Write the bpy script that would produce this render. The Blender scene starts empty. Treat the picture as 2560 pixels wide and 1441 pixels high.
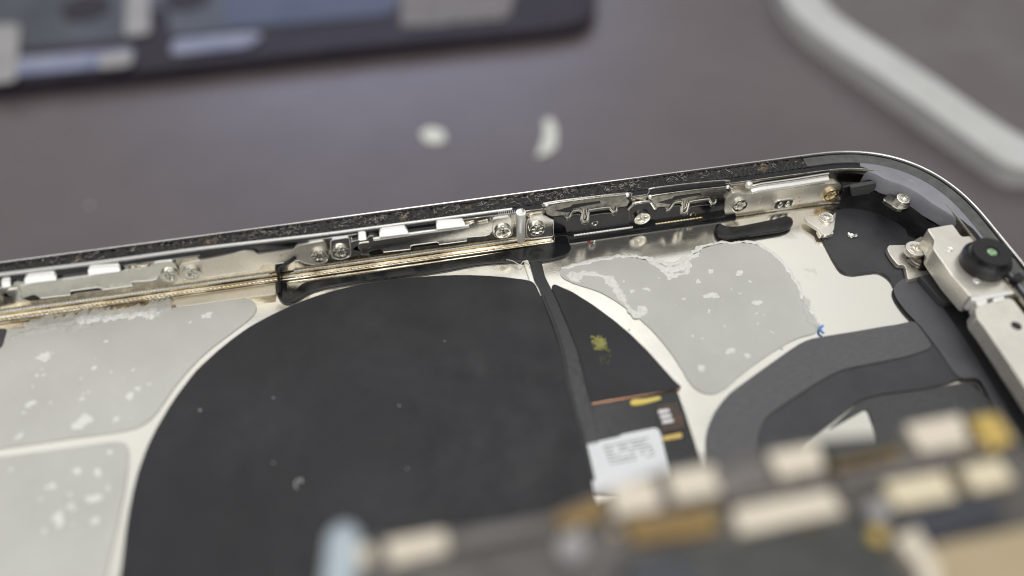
import bpy, bmesh, math, random
from mathutils import Vector, Matrix
from mathutils import noise as mnoise
random.seed(7)
S = bpy.context.scene
COL = S.collection
K = 0.1                       # millimetres -> Blender units (1 unit = 1 cm)
HC = 70.0                     # camera height over the phone's inner floor, mm

# ------------------------------------------------------------------ camera
FPX = 1900.0
PITCH = math.radians(50.9); YAW = math.radians(10.8)
FW = Vector((math.sin(YAW)*math.cos(PITCH), math.cos(YAW)*math.cos(PITCH), -math.sin(PITCH)))
RT = Vector((math.cos(YAW), -math.sin(YAW), 0)); UP = RT.cross(FW)
cam = bpy.data.cameras.new('camera'); co = bpy.data.objects.new('camera', cam); COL.objects.link(co)
M = Matrix((RT, UP, -FW)).transposed().to_4x4(); M.translation = Vector((0, 0, HC*K)); co.matrix_world = M
cam.sensor_width = 72.0; cam.lens = 72.0*FPX/2560.0; cam.clip_start = 0.05; cam.clip_end = 1000
cam.dof.use_dof = True; cam.dof.focus_distance = 1.33*HC*K
cam.dof.aperture_fstop = 0.15
S.camera = co

# ------------------------------------------------------------------ world and lamps
W_ = bpy.data.worlds.new('World'); S.world = W_; W_.use_nodes = True
nt = W_.node_tree; bg = nt.nodes['Background']
tc = nt.nodes.new('ShaderNodeTexCoord'); sp = nt.nodes.new('ShaderNodeSeparateXYZ'); cr = nt.nodes.new('ShaderNodeValToRGB')
nt.links.new(tc.outputs['Generated'], sp.inputs[0]); nt.links.new(sp.outputs['Z'], cr.inputs[0]); nt.links.new(cr.outputs[0], bg.inputs[0])
e = cr.color_ramp.elements
e[0].position = 0.0; e[0].color = (0.10, 0.095, 0.09, 1)
e[1].position = 1.0; e[1].color = (0.58, 0.58, 0.57, 1)
for p, c in ((0.22, (0.26, 0.255, 0.25)), (0.45, (0.58, 0.58, 0.57)), (0.62, (0.88, 0.88, 0.87)), (0.78, (0.84, 0.84, 0.83)), (0.87, (0.64, 0.64, 0.63))):
    q = e.new(p); q.color = (*c, 1)
bg.inputs[1].default_value = 0.70

def area(name, loc, target, sx, sy, power, color=(1, 1, 1)):
    l = bpy.data.lights.new(name, 'AREA'); l.shape = 'RECTANGLE'; l.size = sx; l.size_y = sy; l.energy = power; l.color = color
    o = bpy.data.objects.new(name, l); COL.objects.link(o); o.location = loc
    o.rotation_euler = (Vector(target)-Vector(loc)).to_track_quat('-Z', 'Y').to_euler(); return o
area('ceiling_lamp', (-25, 75, 95), (0, 5, 0), 210, 100, 8000, (1.0, 0.985, 0.96))
area('ceiling_lamp', (10, 5, 110), (0, 5, 0), 150, 45, 29000, (1.0, 0.985, 0.96))
_P = Vector((0, 0, HC)); _r = FW*FPX + RT*(960-1280) - UP*(70-720.5); _P = (_P+_r*((-75-HC)/_r.z))*K; _r.normalize()
area('front_lamp', (-15, -75, 60), (0, 6, 0), 110, 26, 16000, (1.0, 0.985, 0.96))
area('bluish_light', _P+Vector((_r.x, _r.y, -_r.z))*70, _P, 52, 19, 5600, (0.50, 0.58, 1.0))  # unseen bluish light, added where the mat mirrors it as a sheen
S.view_settings.view_transform = 'Standard'; S.view_settings.look = 'None'
S.view_settings.exposure = 0.46; S.view_settings.gamma = 1.0; S.view_settings.use_curve_mapping = False
S.render.engine = 'CYCLES'; S.cycles.filter_width = 1.0

# ------------------------------------------------------------------ picture point -> point on a real plane (mm)
CAM = Vector((0, 0, HC))
def ray(x, y): return FW*FPX + RT*(x-1280) - UP*(y-720.5)
def G(x, y, z=0.0):
    r = ray(x, y); return CAM + r*((z-HC)/r.z)
def V(x, y, Y=62.8):
    r = ray(x, y); return CAM + r*(Y/r.y)
def Gs(pts, z=0.0): return [G(x, y, z) for x, y in pts]
def Vs(pts, Y=62.8): return [V(x, y, Y) for x, y in pts]
def Z(pts, x0, y0, s): return [(x0+a/s, y0+b/s) for a, b in pts]

# ------------------------------------------------------------------ materials
def mat(name, col, metal=0.0, rough=0.5, col2=None, scale=8.0, detail=5.0, mix=(0.35, 0.65), bump=0.0, bscale=40.0,
        rvar=0.0, spec=0.5, emit=None, stretch=None, spots=None, coat=0.0, aniso=0.0, alpha=1.0, trans=0.0):
    m = bpy.data.materials.new(name); m.use_nodes = True; n = m.node_tree; b = n.nodes['Principled BSDF']
    b.inputs['Base Color'].default_value = (*col, 1); b.inputs['Metallic'].default_value = metal
    b.inputs['Roughness'].default_value = rough; b.inputs['Specular IOR Level'].default_value = spec
    b.inputs['Coat Weight'].default_value = coat; b.inputs['Coat Roughness'].default_value = 0.08
    b.inputs['Anisotropic'].default_value = aniso; b.inputs['Alpha'].default_value = alpha
    b.inputs['Transmission Weight'].default_value = trans
    t = n.nodes.new('ShaderNodeTexCoord'); mp = n.nodes.new('ShaderNodeMapping'); n.links.new(t.outputs['Object'], mp.inputs[0])
    if stretch: mp.inputs['Scale'].default_value = stretch
    def noi(sc, det=detail, plain=False):
        x = n.nodes.new('ShaderNodeTexNoise'); x.inputs['Scale'].default_value = sc; x.inputs['Detail'].default_value = det
        x.inputs['Roughness'].default_value = 0.6
        n.links.new(t.outputs['Object'] if plain else mp.outputs[0], x.inputs['Vector']); return x
    last = None
    if col2:
        x = noi(scale); r = n.nodes.new('ShaderNodeValToRGB'); r.color_ramp.elements[0].position = mix[0]; r.color_ramp.elements[1].position = mix[1]
        r.color_ramp.elements[0].color = (*col, 1); r.color_ramp.elements[1].color = (*col2, 1)
        n.links.new(x.outputs[0], r.inputs[0]); last = r.outputs[0]
    if spots:                                   # (colour, scale, lo, hi)
        for sc_, ss, lo, hi in spots:
            x = noi(ss, 6.0, True); mr = n.nodes.new('ShaderNodeMapRange'); mr.inputs[1].default_value = lo; mr.inputs[2].default_value = hi
            n.links.new(x.outputs[0], mr.inputs[0]); mx = n.nodes.new('ShaderNodeMix'); mx.data_type = 'RGBA'
            n.links.new(mr.outputs[0], mx.inputs[0])
            if last: n.links.new(last, mx.inputs[6])
            else: mx.inputs[6].default_value = (*col, 1)
            mx.inputs[7].default_value = (*sc_, 1); last = mx.outputs[2]
    if last: n.links.new(last, b.inputs['Base Color'])
    if rvar:
        x = noi(scale*1.7); mr = n.nodes.new('ShaderNodeMapRange'); mr.inputs[1].default_value = 0.3; mr.inputs[2].default_value = 0.7
        mr.inputs[3].default_value = max(0.02, rough-rvar); mr.inputs[4].default_value = rough+rvar
        n.links.new(x.outputs[0], mr.inputs[0]); n.links.new(mr.outputs[0], b.inputs['Roughness'])
    if bump:
        x = noi(bscale); bu = n.nodes.new('ShaderNodeBump'); bu.inputs['Strength'].default_value = bump; bu.inputs['Distance'].default_value = 0.01
        n.links.new(x.outputs[0], bu.inputs['Height']); n.links.new(bu.outputs[0], b.inputs['Normal'])
    if emit: b.inputs['Emission Color'].default_value = (*emit, 1); b.inputs['Emission Strength'].default_value = 1
    return m
MT = dict(
    mat_=mat('desk_mat', (0.098, 0.079, 0.084), 0, 0.24, (0.116, 0.096, 0.101), 0.25, bump=0.25, bscale=220, spec=0.55, rvar=0.05),
    foot=mat('foot_reflections', (0.34, 0.29, 0.21), 1, 0.16, (0.84, 0.79, 0.67), 2.2, mix=(0.42, 0.58), bump=0.2, bscale=20, stretch=(0.8, 2, 2)),  # bronze and pale blotches stand in for reflections in the metal
    fibre=mat('residue_fibre', (0.45, 0.43, 0.38), 0, 0.35, (0.16, 0.14, 0.12), 9, mix=(0.4, 0.6)),
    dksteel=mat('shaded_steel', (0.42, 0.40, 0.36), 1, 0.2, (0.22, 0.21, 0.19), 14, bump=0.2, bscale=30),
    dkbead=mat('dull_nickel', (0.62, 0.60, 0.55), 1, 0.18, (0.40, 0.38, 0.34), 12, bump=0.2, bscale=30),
    riser=mat('riser_rubber', (0.03, 0.03, 0.033), 0, 0.6, (0.04, 0.04, 0.043), 3),
    rim=mat('polished_rim', (0.80, 0.79, 0.77), 1, 0.14, (0.72, 0.71, 0.69), 6, rvar=0.05, bump=0.05, bscale=60),
    residue=mat('adhesive_residue', (0.014, 0.013, 0.013), 0, 0.20, (0.075, 0.068, 0.060), 30, mix=(0.5, 0.72), bump=0.8, bscale=60, rvar=0.12, spec=0.3,
                spots=[((0.40, 0.39, 0.36), 22, 0.64, 0.70), ((0.22, 0.15, 0.08), 4, 0.62, 0.74)]),
    seal=mat('seal_strip', (0.008, 0.009, 0.011), 0, 0.36, (0.018, 0.019, 0.022), 25, bump=0.5, bscale=50, rvar=0.1, spec=0.25),
    wall=mat('inner_steel', (0.60, 0.56, 0.48), 1, 0.16, (0.46, 0.43, 0.36), 4, bump=0.22, bscale=9, rvar=0.06, stretch=(3, 1, 1)),
    floor=mat('floor_metal', (0.87, 0.84, 0.76), 0.97, 0.15, (0.86, 0.835, 0.775), 1.3, bump=0.06, bscale=70, rvar=0.04,
              spots=[((0.62, 0.57, 0.46), 2.2, 0.64, 0.80)]),
    steel=mat('clip_steel', (0.82, 0.80, 0.75), 1, 0.17, (0.74, 0.72, 0.67), 9, bump=0.02, bscale=20, rvar=0.03),
    brushed=mat('brushed_steel', (0.82, 0.78, 0.69), 0.85, 0.30, (0.74, 0.70, 0.61), 18, bump=0.35, bscale=60, stretch=(6, 1, 1),
                spots=[((0.55, 0.30, 0.10), 5, 0.68, 0.80)]),
    rust=mat('stained_thread', (0.88, 0.80, 0.60), 1, 0.2, (0.66, 0.50, 0.24), 5, bump=0.2, bscale=60, rvar=0.1,
             spots=[((0.50, 0.24, 0.04), 7, 0.56, 0.68)]),
    screw=mat('screw_steel', (0.80, 0.78, 0.71), 1, 0.12, (0.66, 0.64, 0.58), 20, bump=0.08, bscale=60, rvar=0.04),
    gold=mat('gold_screw', (0.80, 0.60, 0.28), 1, 0.22, (0.70, 0.62, 0.46), 20, bump=0.2),
    bead=mat('bright_nickel', (0.94, 0.93, 0.89), 0.55, 0.2, bump=0.3, bscale=50),
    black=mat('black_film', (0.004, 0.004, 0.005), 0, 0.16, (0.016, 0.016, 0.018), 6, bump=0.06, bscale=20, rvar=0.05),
    blackg=mat('black_flex', (0.008, 0.009, 0.010), 0, 0.22, (0.014, 0.015, 0.017), 6, bump=0.15, bscale=30, rvar=0.08),
    disc=mat('graphite_pad', (0.019, 0.019, 0.021), 0, 0.5, (0.023, 0.023, 0.026), 1.2, bump=0.12, bscale=150, rvar=0.12, spec=0.32,
             spots=[((0.05, 0.05, 0.053), 9, 0.72, 0.80), ((0.034, 0.034, 0.037), 0.9, 0.50, 0.72), ((0.055, 0.055, 0.058), 40, 0.74, 0.80)]),
    flex=mat('grey_flex', (0.085, 0.085, 0.092), 0, 0.42, (0.105, 0.105, 0.112), 2, bump=0.35, bscale=9, rvar=0.06),
    flexd=mat('dark_flex', (0.032, 0.032, 0.036), 0, 0.40, (0.048, 0.048, 0.053), 2, bump=0.45, bscale=9, rvar=0.06),
    flexbr=mat('brushed_flex', (0.075, 0.075, 0.080), 0, 0.38, (0.115, 0.115, 0.12), 10, bump=0.3, bscale=30, stretch=(1, 9, 1)),
    foam=mat('foam_block', (0.052, 0.052, 0.053), 0, 0.65, (0.07, 0.07, 0.07), 30, bump=0.4, bscale=90),
    grey=mat('grey_pad', (0.485, 0.48, 0.44), 0, 0.42, (0.545, 0.54, 0.50), 1.0, bump=0.06, bscale=90, rvar=0.08,
             spots=[((0.78, 0.78, 0.74), 5.0, 0.70, 0.735), ((0.72, 0.72, 0.69), 14.0, 0.73, 0.76)]),
    glue=mat('white_glue', (0.84, 0.83, 0.78), 0, 0.45, (0.68, 0.68, 0.64), 20, bump=0.7, bscale=35),
    film=mat('clear_film', (0.80, 0.80, 0.77), 0, 0.22, (0.66, 0.66, 0.62), 8, bump=0.5, bscale=12, alpha=0.55),
    white=mat('white_pad', (0.80, 0.80, 0.78), 0, 0.5, (0.74, 0.74, 0.71), 20, bump=0.2),
    label=mat('label_paper', (0.80, 0.81, 0.82), 0, 0.35, (0.76, 0.77, 0.78), 4, bump=0.1),
    ink=mat('label_ink', (0.16, 0.17, 0.16), 0, 0.5, (0.24, 0.25, 0.24), 20),
    copper=mat('copper_edge', (0.72, 0.34, 0.20), 1, 0.3, (0.80, 0.50, 0.34), 8, bump=0.3),
    kapton=mat('yellow_adhesive', (0.80, 0.55, 0.10), 0, 0.4, (0.70, 0.62, 0.16), 12, bump=0.4),
    brown=mat('brown_circuit', (0.045, 0.030, 0.022), 0, 0.35, (0.16, 0.065, 0.02), 12, mix=(0.5, 0.7), bump=0.3),
    pad=mat('tin_pad', (0.75, 0.75, 0.74), 0.6, 0.35, (0.65, 0.65, 0.65), 20),
    green=mat('green_powder', (0.42, 0.40, 0.12), 0, 0.8, (0.24, 0.24, 0.08), 60, bump=0.8, bscale=120),
    blue=mat('blue_fibre', (0.05, 0.22, 0.62), 0, 0.4, (0.10, 0.32, 0.72), 30),
    nickel=mat('warm_nickel', (0.86, 0.82, 0.73), 0.75, 0.30, (0.75, 0.715, 0.64), 3, bump=0.12, bscale=90, rvar=0.06),
    lav=mat('grey_plastic', (0.20, 0.20, 0.225), 0, 0.36, (0.25, 0.25, 0.275), 2.5, bump=0.15, bscale=20, rvar=0.08),
    ledge=mat('smooth_ledge', (0.075, 0.077, 0.075), 0.3, 0.3, (0.12, 0.12, 0.115), 8, bump=0.3, bscale=30),
    barrel=mat('lens_barrel', (0.007, 0.007, 0.008), 0, 0.33, (0.010, 0.010, 0.011), 10, rvar=0.04, spec=0.4),
    lens=mat('coating_glint', (0.06, 0.30, 0.20), 0.2, 0.12, (0.45, 0.55, 0.26), 26, mix=(0.4, 0.6)),  # green glint of the coated lens put into its colour
    bronze=mat('bronze_coil', (0.20, 0.18, 0.15), 1, 0.25, (0.13, 0.115, 0.095), 10),
    amber=mat('amber_resin', (0.85, 0.34, 0.03), 0.2, 0.15, (0.7, 0.45, 0.08), 20),
    shield=mat('beige_shield', (0.74, 0.65, 0.46), 0.0, 0.55, (0.68, 0.59, 0.42), 2),
    shieldw=mat('pale_shield', (0.74, 0.66, 0.53), 0.0, 0.55, (0.66, 0.59, 0.48), 2),
    tan=mat('tan_shield', (0.46, 0.37, 0.23), 0.2, 0.5, (0.42, 0.34, 0.21), 2),
    pcb=mat('circuit_board', (0.060, 0.054, 0.050), 0, 0.45, (0.13, 0.118, 0.108), 4),
    pcbg=mat('grey_components', (0.20, 0.18, 0.165), 0.0, 0.5, (0.09, 0.08, 0.075), 4),
    chip=mat('dark_chip', (0.032, 0.034, 0.030), 0, 0.45, (0.06, 0.062, 0.058), 3),
    navy=mat('navy_chip', (0.035, 0.038, 0.052), 0, 0.4, (0.04, 0.044, 0.06), 3),
    brass=mat('gold_contact', (0.66, 0.47, 0.13), 0.5, 0.4, (0.58, 0.42, 0.14), 6),
    amb2=mat('amber_component', (0.20, 0.125, 0.045), 0.2, 0.45, (0.26, 0.17, 0.05), 6),
    tip=mat('pale_blue_plastic', (0.44, 0.52, 0.56), 0, 0.35, (0.48, 0.55, 0.60), 2),
    bezel=mat('dark_bezel', (0.022, 0.017, 0.024), 0, 0.5, (0.03, 0.024, 0.032), 1, spec=0.2),
    glassd=mat('slate_glass', (0.050, 0.058, 0.068), 0, 0.4, (0.085, 0.092, 0.11), 0.35, spec=0.25),
    glassb=mat('blue_glass', (0.055, 0.068, 0.115), 0, 0.4, (0.075, 0.085, 0.13), 0.4, spec=0.25),
    silver=mat('silver_strip', (0.30, 0.31, 0.38), 0, 0.45, (0.17, 0.19, 0.30), 0.7, spec=0.3),
    silverw=mat('pale_strip', (0.34, 0.33, 0.32), 0, 0.45, (0.28, 0.27, 0.27), 1, spec=0.3),
    whitef=mat('white_frame', (0.55, 0.55, 0.53), 0, 0.4, (0.50, 0.50, 0.48), 1, spec=0.3),
    glassg=mat('grey_glass', (0.11, 0.09, 0.09), 0, 0.35, (0.13, 0.12, 0.115), 0.5),
    fluff=mat('pale_flake', (0.74, 0.75, 0.68), 0, 0.6, (0.66, 0.67, 0.60), 20),
    lint=mat('lint', (0.62, 0.62, 0.60), 0, 0.7, (0.5, 0.5, 0.5), 20),
)

# ------------------------------------------------------------------ object helpers
def tag(o, label=None, cat=None, group=None, kind=None):
    if label: o['label'] = label
    if cat: o['category'] = cat
    if group: o['group'] = group
    if kind: o['kind'] = kind
    return o
WL = {}
def thing(name, loc, label, cat, group=None):
    o = bpy.data.objects.new(name, None); COL.objects.link(o); o.location = Vector(loc)*K; o.empty_display_size = 0.3
    WL[o.name] = Vector(loc)*K; return tag(o, label, cat, group)
def link(name, bm, material, parent=None, label=None, smooth=35):
    bmesh.ops.recalc_face_normals(bm, faces=bm.faces[:])
    for v in bm.verts: v.co *= K
    lo = Vector((min(v.co[i] for v in bm.verts) for i in range(3))); hi = Vector((max(v.co[i] for v in bm.verts) for i in range(3)))
    c = (lo+hi)/2
    for v in bm.verts: v.co -= c
    for f in bm.faces: f.smooth = True
    ca = math.radians(smooth)
    for ed in bm.edges:
        if len(ed.link_faces) == 2 and ed.calc_face_angle(0) > ca: ed.smooth = False
    me = bpy.data.meshes.new(name); bm.to_mesh(me); bm.free()
    o = bpy.data.objects.new(name, me); COL.objects.link(o)
    if len(me.vertices) < 3000:
        w = o.modifiers.new('normals', 'WEIGHTED_NORMAL'); w.keep_sharp = True; w.weight = 100; w.mode = 'FACE_AREA'
    if isinstance(material, str): material = MT[material]
    me.materials.append(material)
    WL[o.name] = c.copy()
    if parent: o.parent = parent; o.location = c-WL[parent.name]
    else: o.location = c
    if label: o['label'] = label
    return o
def clone(o, d, parent, label=None):
    """copy of a part with its sub-parts, moved by d mm"""
    c = o.copy(); COL.objects.link(c); c.parent = parent; c.location = o.location+Vector(d)*K
    if label: c['label'] = label
    WL[c.name] = WL[o.name]+Vector(d)*K
    for ch in [x for x in COL.objects if x.parent == o]:
        g = ch.copy(); COL.objects.link(g); g.parent = c
    return c
def rnd(pts, r=0.4, n=4, closed=True):
    out = []; N = len(pts)
    for i in range(N):
        p = pts[i]
        if not closed and i in (0, N-1): out.append(p.copy()); continue
        a = pts[i-1]-p; b = pts[(i+1) % N]-p
        if a.length < 1e-6 or b.length < 1e-6: continue
        cr_ = math.pi-a.angle(b)
        if cr_ < 0.03: out.append(p.copy()); continue
        ra = min(r, a.length*0.49); rb = min(r, b.length*0.49)
        A = p+a.normalized()*ra; B = p+b.normalized()*rb
        nn = max(1, min(n, int(cr_/0.18)+1))
        for k in range(nn+1):
            t = k/nn; out.append(A*(1-t)**2+p*2*t*(1-t)+B*t*t)
    return out
def spline(pts, n=5, closed=False):
    P = pts; N = len(P); out = []
    for i in range(N if closed else N-1):
        p1 = P[i]; p2 = P[(i+1) % N]
        p0 = P[i-1] if (i > 0 or closed) else p1; p3 = P[(i+2) % N] if (i+2 < N or closed) else p2
        for k in range(n):
            t = k/n
            out.append(0.5*((2*p1)+(p2-p0)*t+(2*p0-5*p1+4*p2-p3)*t*t+(3*p1-p0-3*p2+p3)*t**3))
    if not closed: out.append(P[-1].copy())
    return out
def prism_bm(pts, d, bevel=0.0, bm=None, seg=2):
    """closed outline (3-D, mm) extruded by vector d; edges of the far face bevelled"""
    bm = bm or bmesh.new()
    cl = [p for i, p in enumerate(pts) if (p-pts[i-1]).length > 1e-4]
    vs = [bm.verts.new(p) for p in cl]; f = bm.faces.new(vs)
    ex = bmesh.ops.extrude_face_region(bm, geom=[f]); nv = [g for g in ex['geom'] if isinstance(g, bmesh.types.BMVert)]
    for v in nv: v.co += Vector(d)
    top = [g for g in ex['geom'] if isinstance(g, bmesh.types.BMFace)]
    if bevel:
        te = [ed for ed in top[0].edges]
        bmesh.ops.bevel(bm, geom=te, offset=bevel, segments=seg, profile=0.5, affect='EDGES', clamp_overlap=True)
    ng = [f for f in bm.faces if len(f.verts) > 4]
    bmesh.ops.triangulate(bm, faces=ng, ngon_method='EAR_CLIP')
    return bm
def slab(name, px, z, t, m, parent, r=0.5, bevel=0.04, label=None, sp=False):
    p = Gs(px, z+t)
    p = spline(p, 5, True) if sp else rnd(p, r)
    p = [Vector((q.x, q.y, z)) for q in p]
    return link(name, prism_bm(p, (0, 0, t), bevel), m, parent, label)
def plate(name, px, Y, t, m, parent, r=0.25, bevel=0.05, label=None, sp=False):
    """plate on the far side wall; front face at Y-t"""
    p = Vs(px, Y-t); p = spline(p, 5, True) if sp else rnd(p, r)
    p = [Vector((q.x, Y, q.z)) for q in p]
    return link(name, prism_bm(p, (0, -t, 0), bevel), m, parent, label)
def tube_bm(path, rad, seg=8, bm=None, flat=1.0, nrm=None):
    bm = bm or bmesh.new(); N = len(path); rings = []
    for i, p in enumerate(path):
        t = (path[min(i+1, N-1)]-path[max(i-1, 0)]).normalized()
        a = Vector((0, 0, 1)) if nrm is None else Vector(nrm)
        if abs(t.dot(a)) > 0.95: a = Vector((0, 1, 0))
        s = t.cross(a).normalized(); u = s.cross(t).normalized()
        rr = rad(i/(N-1)) if callable(rad) else rad
        rings.append([bm.verts.new(p+(s*math.cos(2*math.pi*k/seg)+u*flat*math.sin(2*math.pi*k/seg))*rr) for k in range(seg)])
    for i in range(N-1):
        for k in range(seg):
            bm.faces.new((rings[i][k], rings[i][(k+1) % seg], rings[i+1][(k+1) % seg], rings[i+1][k]))
    bm.faces.new(rings[0][::-1]); bm.faces.new(rings[-1]); return bm
def tube(name, path, rad, m, parent, seg=8, label=None, flat=1.0, nrm=None):
    return link(name, tube_bm(path, rad, seg, None, flat, nrm), m, parent, label)
def lathe_bm(c, axis, prof, n=40, bm=None, rf=None):
    """rings (radius, height) about axis through c; rf(theta, r, i) may change a radius"""
    bm = bm or bmesh.new(); ax = Vector(axis).normalized()
    a = Vector((0, 0, 1)) if abs(ax.z) < 0.9 else Vector((0, 1, 0)); s = ax.cross(a).normalized(); u = s.cross(ax).normalized()
    rings = []
    for i, (r, h) in enumerate(prof):
        if r == 0: rings.append([bm.verts.new(Vector(c)+ax*h)]); continue
        ring = []
        for k in range(n):
            th = 2*math.pi*k/n; q = rf(th, r, i) if rf else r
            ring.append(bm.verts.new(Vector(c)+ax*h+(s*math.cos(th)+u*math.sin(th))*q))
        rings.append(ring)
    for A, B in zip(rings, rings[1:]):
        if len(A) == 1 and len(B) == 1: continue
        for k in range(n):
            k2 = (k+1) % n
            if len(A) == 1: bm.faces.new((A[0], B[k], B[k2]))
            elif len(B) == 1: bm.faces.new((A[k], A[k2], B[0]))
            else: bm.faces.new((A[k], A[k2], B[k2], B[k]))
    return bm
def cross_r(th, w=0.17, L=0.56):
    """radius of a flared plus outline"""
    t = (th+math.pi/4) % (math.pi/2)-math.pi/4
    x = L/max(math.cos(t), 1e-3); y = (w+0.08)/max(abs(math.sin(t)), 1e-3)
    return min(x, y)
def screw(name, c, axis, parent, m='screw', R=1.05, rot=0.0, h=0.38, label=None):
    prof = [(R, -0.3), (R, h-0.10), (R-0.03, h-0.03), (R-0.10, h), (R*0.86, h-0.03), (1.28, h-0.04), (1.16, h+0.01), (1.04, h-0.02), (0.84, h-0.26), (0.10, h-0.36), (0, h-0.36)]
    def rf(th, r, i):
        if i in (5, 6, 7, 8): return r*cross_r(th+rot)*R/1.05
        return r
    return link(name, lathe_bm(c, axis, prof, 72, None, rf), m, parent, label, 40)
def blob_bm(c, rx, ry, rz, seed=0, amp=0.25, sub=3, fq=1.5):
    bm = bmesh.new(); bmesh.ops.create_icosphere(bm, subdivisions=sub, radius=1)
    for v in bm.verts:
        d = 1+amp*mnoise.noise(v.co*fq+Vector((seed*3.1, seed*1.7, 0)))*2
        v.co = Vector(c)+Vector((v.co.x*rx, v.co.y*ry, v.co.z*rz))*d
    return bm
NF = (0, -1, 0); NU = (0, 0, 1)

# ------------------------------------------------------------------ setting: desk mat, and an unseen riser added under the phone
MZ = -75.0
bm = bmesh.new(); bmesh.ops.create_grid(bm, x_segments=2, y_segments=2, size=3000)
for v in bm.verts: v.co.z = MZ
tag(link('desk_mat', bm, 'mat_'), kind='structure')
bm = prism_bm(rnd([Vector(p) for p in ((-66, 2, MZ), (54, 2, MZ), (54, 50, MZ), (-66, 50, MZ))], 5), (0, 0, -MZ-2.0), 0.8)
tag(link('added_riser_block', bm, 'riser'), kind='structure')

# ------------------------------------------------------------------ phone
phone = thing('opened_phone', (0, 28, -2), 'opened phone housing in sharp focus with steel frame, round black coil pad and front camera', 'phone')
XL, XR, YN, YF = -80.0, 66.4, -8.0, 65.5
def outline(inset=0.0, a=15.0, n=2.4, dense=None):
    pts = []
    for cx, cy, sx, sy in ((XR-a, YF-a, 1, 1), (XR-a, YN+a, 1, -1), (XL+a, YN+a, -1, -1), (XL+a, YF-a, -1, 1)):
        q = []
        for k in range(25):
            th = math.pi/2*k/24
            q.append((abs(math.sin(th))**(2/n), abs(math.cos(th))**(2/n)))
        if sx*sy < 0: q = q[::-1]
        for x, y in q: pts.append(Vector((cx+sx*a*x, cy+sy*a*y, 0)))
    # pts run clockwise starting at top edge of far right corner
    res = [p for i, p in enumerate(pts) if (p-pts[i-1]).length > 1e-3]
    if inset:
        N = len(res); o = []
        for i in range(N):
            t = (res[(i+1) % N]-res[i-1]).normalized(); o.append(res[i]+Vector((t.y, -t.x, 0))*inset)
        res = o
    return res
def sweep(prof, closed=True, xsel=None, jitter=None, step=None):
    base = outline()
    if step:
        P = []
        for i in range(len(base)):
            a = base[i]; b = base[(i+1) % len(base)]; k = max(1, int((b-a).length/step))
            # fine steps only along the far side, which the photo shows
            if not (a.y > 50 and b.y > 50): k = max(1, int((b-a).length/3))
            P += [a.lerp(b, j/k) for j in range(k)]
        base = P
    N = len(base); bm = bmesh.new(); rows = []
    for i in range(N):
        t = (base[(i+1) % N]-base[i-1]).normalized(); n = Vector((t.y, -t.x, 0))
        row = []
        for j, (d, z) in enumerate(prof):
            p = base[i]+n*d; p.z = z
            if jitter: p.z += jitter(p, j)
            row.append(bm.verts.new(p))
        rows.append(row)
    for i in range(N):
        A = rows[i]; B = rows[(i+1) % N]
        for j in range(len(prof)-1): bm.faces.new((A[j], B[j], B[j+1], A[j+1]))
    return bm
link('rim', sweep([(0.9, -1.9), (0.25, -1.75), (0, -1.2), (0, 5.97), (0.03, 6.06), (0.09, 6.1), (0.15, 6.08), (0.19, 6.05), (0.24, 5.96), (0.26, 5.75)]), 'rim', phone, 'polished silver rim with a thin bright top edge')
def jit(p, j):
    if p.y < 50 or p.x > 50: return 0.0
    return 0.16*mnoise.noise(Vector((p.x*3.2, p.y*3.2, 1)))+0.12*mnoise.noise(Vector((p.x*8, p.y*8, 5)))
link('adhesive_ledge', sweep([(0.26+0.139*k, 5.70-0.02*k) for k in range(12)], jitter=jit, step=0.13), 'residue', phone, 'dark ledge crusted with torn adhesive residue', 60)
link('seal_strip', sweep([(1.79, 5.44), (2.0, 5.50), (2.3, 5.46), (2.62, 5.42)], jitter=lambda p, j: 0.05*mnoise.noise(p*2.5) if p.y > 50 and p.x < 50 else 0, step=0.3), 'seal', phone, 'smooth black sealing strip')
link('side_wall', sweep([(2.62, 5.42), (2.66, 5.50), (2.74, 5.50), (2.80, 5.40), (2.82, 5.2), (2.86, 0.85), (2.90, -0.1)],
     jitter=lambda p, j: (0.04*mnoise.noise(p*6) if j < 4 and p.y > 50 else 0), step=0.5), 'wall', phone, 'machined steel inner wall')
link('wall_foot', sweep([(2.84, 0.95), (3.02, 0.86), (3.10, 0.50), (3.30, 0.34), (3.55, 0.42), (3.68, 0.30), (3.74, 0.05), (3.75, -0.1)], step=0.5), 'foot', phone, 'reflective foot of the wall with reflections painted as blotches')
random.seed(11)
bm = bmesh.new()
for k in range(420):
    x = random.gauss(12, 22) if k < 320 else random.uniform(-52, 50)
    if x > 50 or x < -54 or mnoise.noise(Vector((x*0.35, 2.0, 4.0))) < -0.05: continue
    p = Vector((x, 65.5-random.uniform(0.35, 1.55), 5.82)); a = random.uniform(0, 6.28); path = [p]
    for j in range(random.randint(3, 8)):
        a += random.uniform(-1.3, 1.3); p = p+Vector((math.cos(a)*0.13, math.sin(a)*0.09, random.uniform(-0.03, 0.04)))
        p.y = min(65.2, max(63.85, p.y)); path.append(p)
    tube_bm(path, random.uniform(0.016, 0.036), 5, bm)
o = link('residue_fibres', bm, 'fibre', phone, 'pale curled adhesive fibres on the dark ledge', 80); o['kind'] = 'stuff'
# floor
bm = prism_bm([Vector((p.x, p.y, -1.7)) for p in outline(0.6)], (0, 0, 1.7), 0.0)
link('floor_plate', bm, 'floor', phone, 'pale satin metal inner floor')

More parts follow.
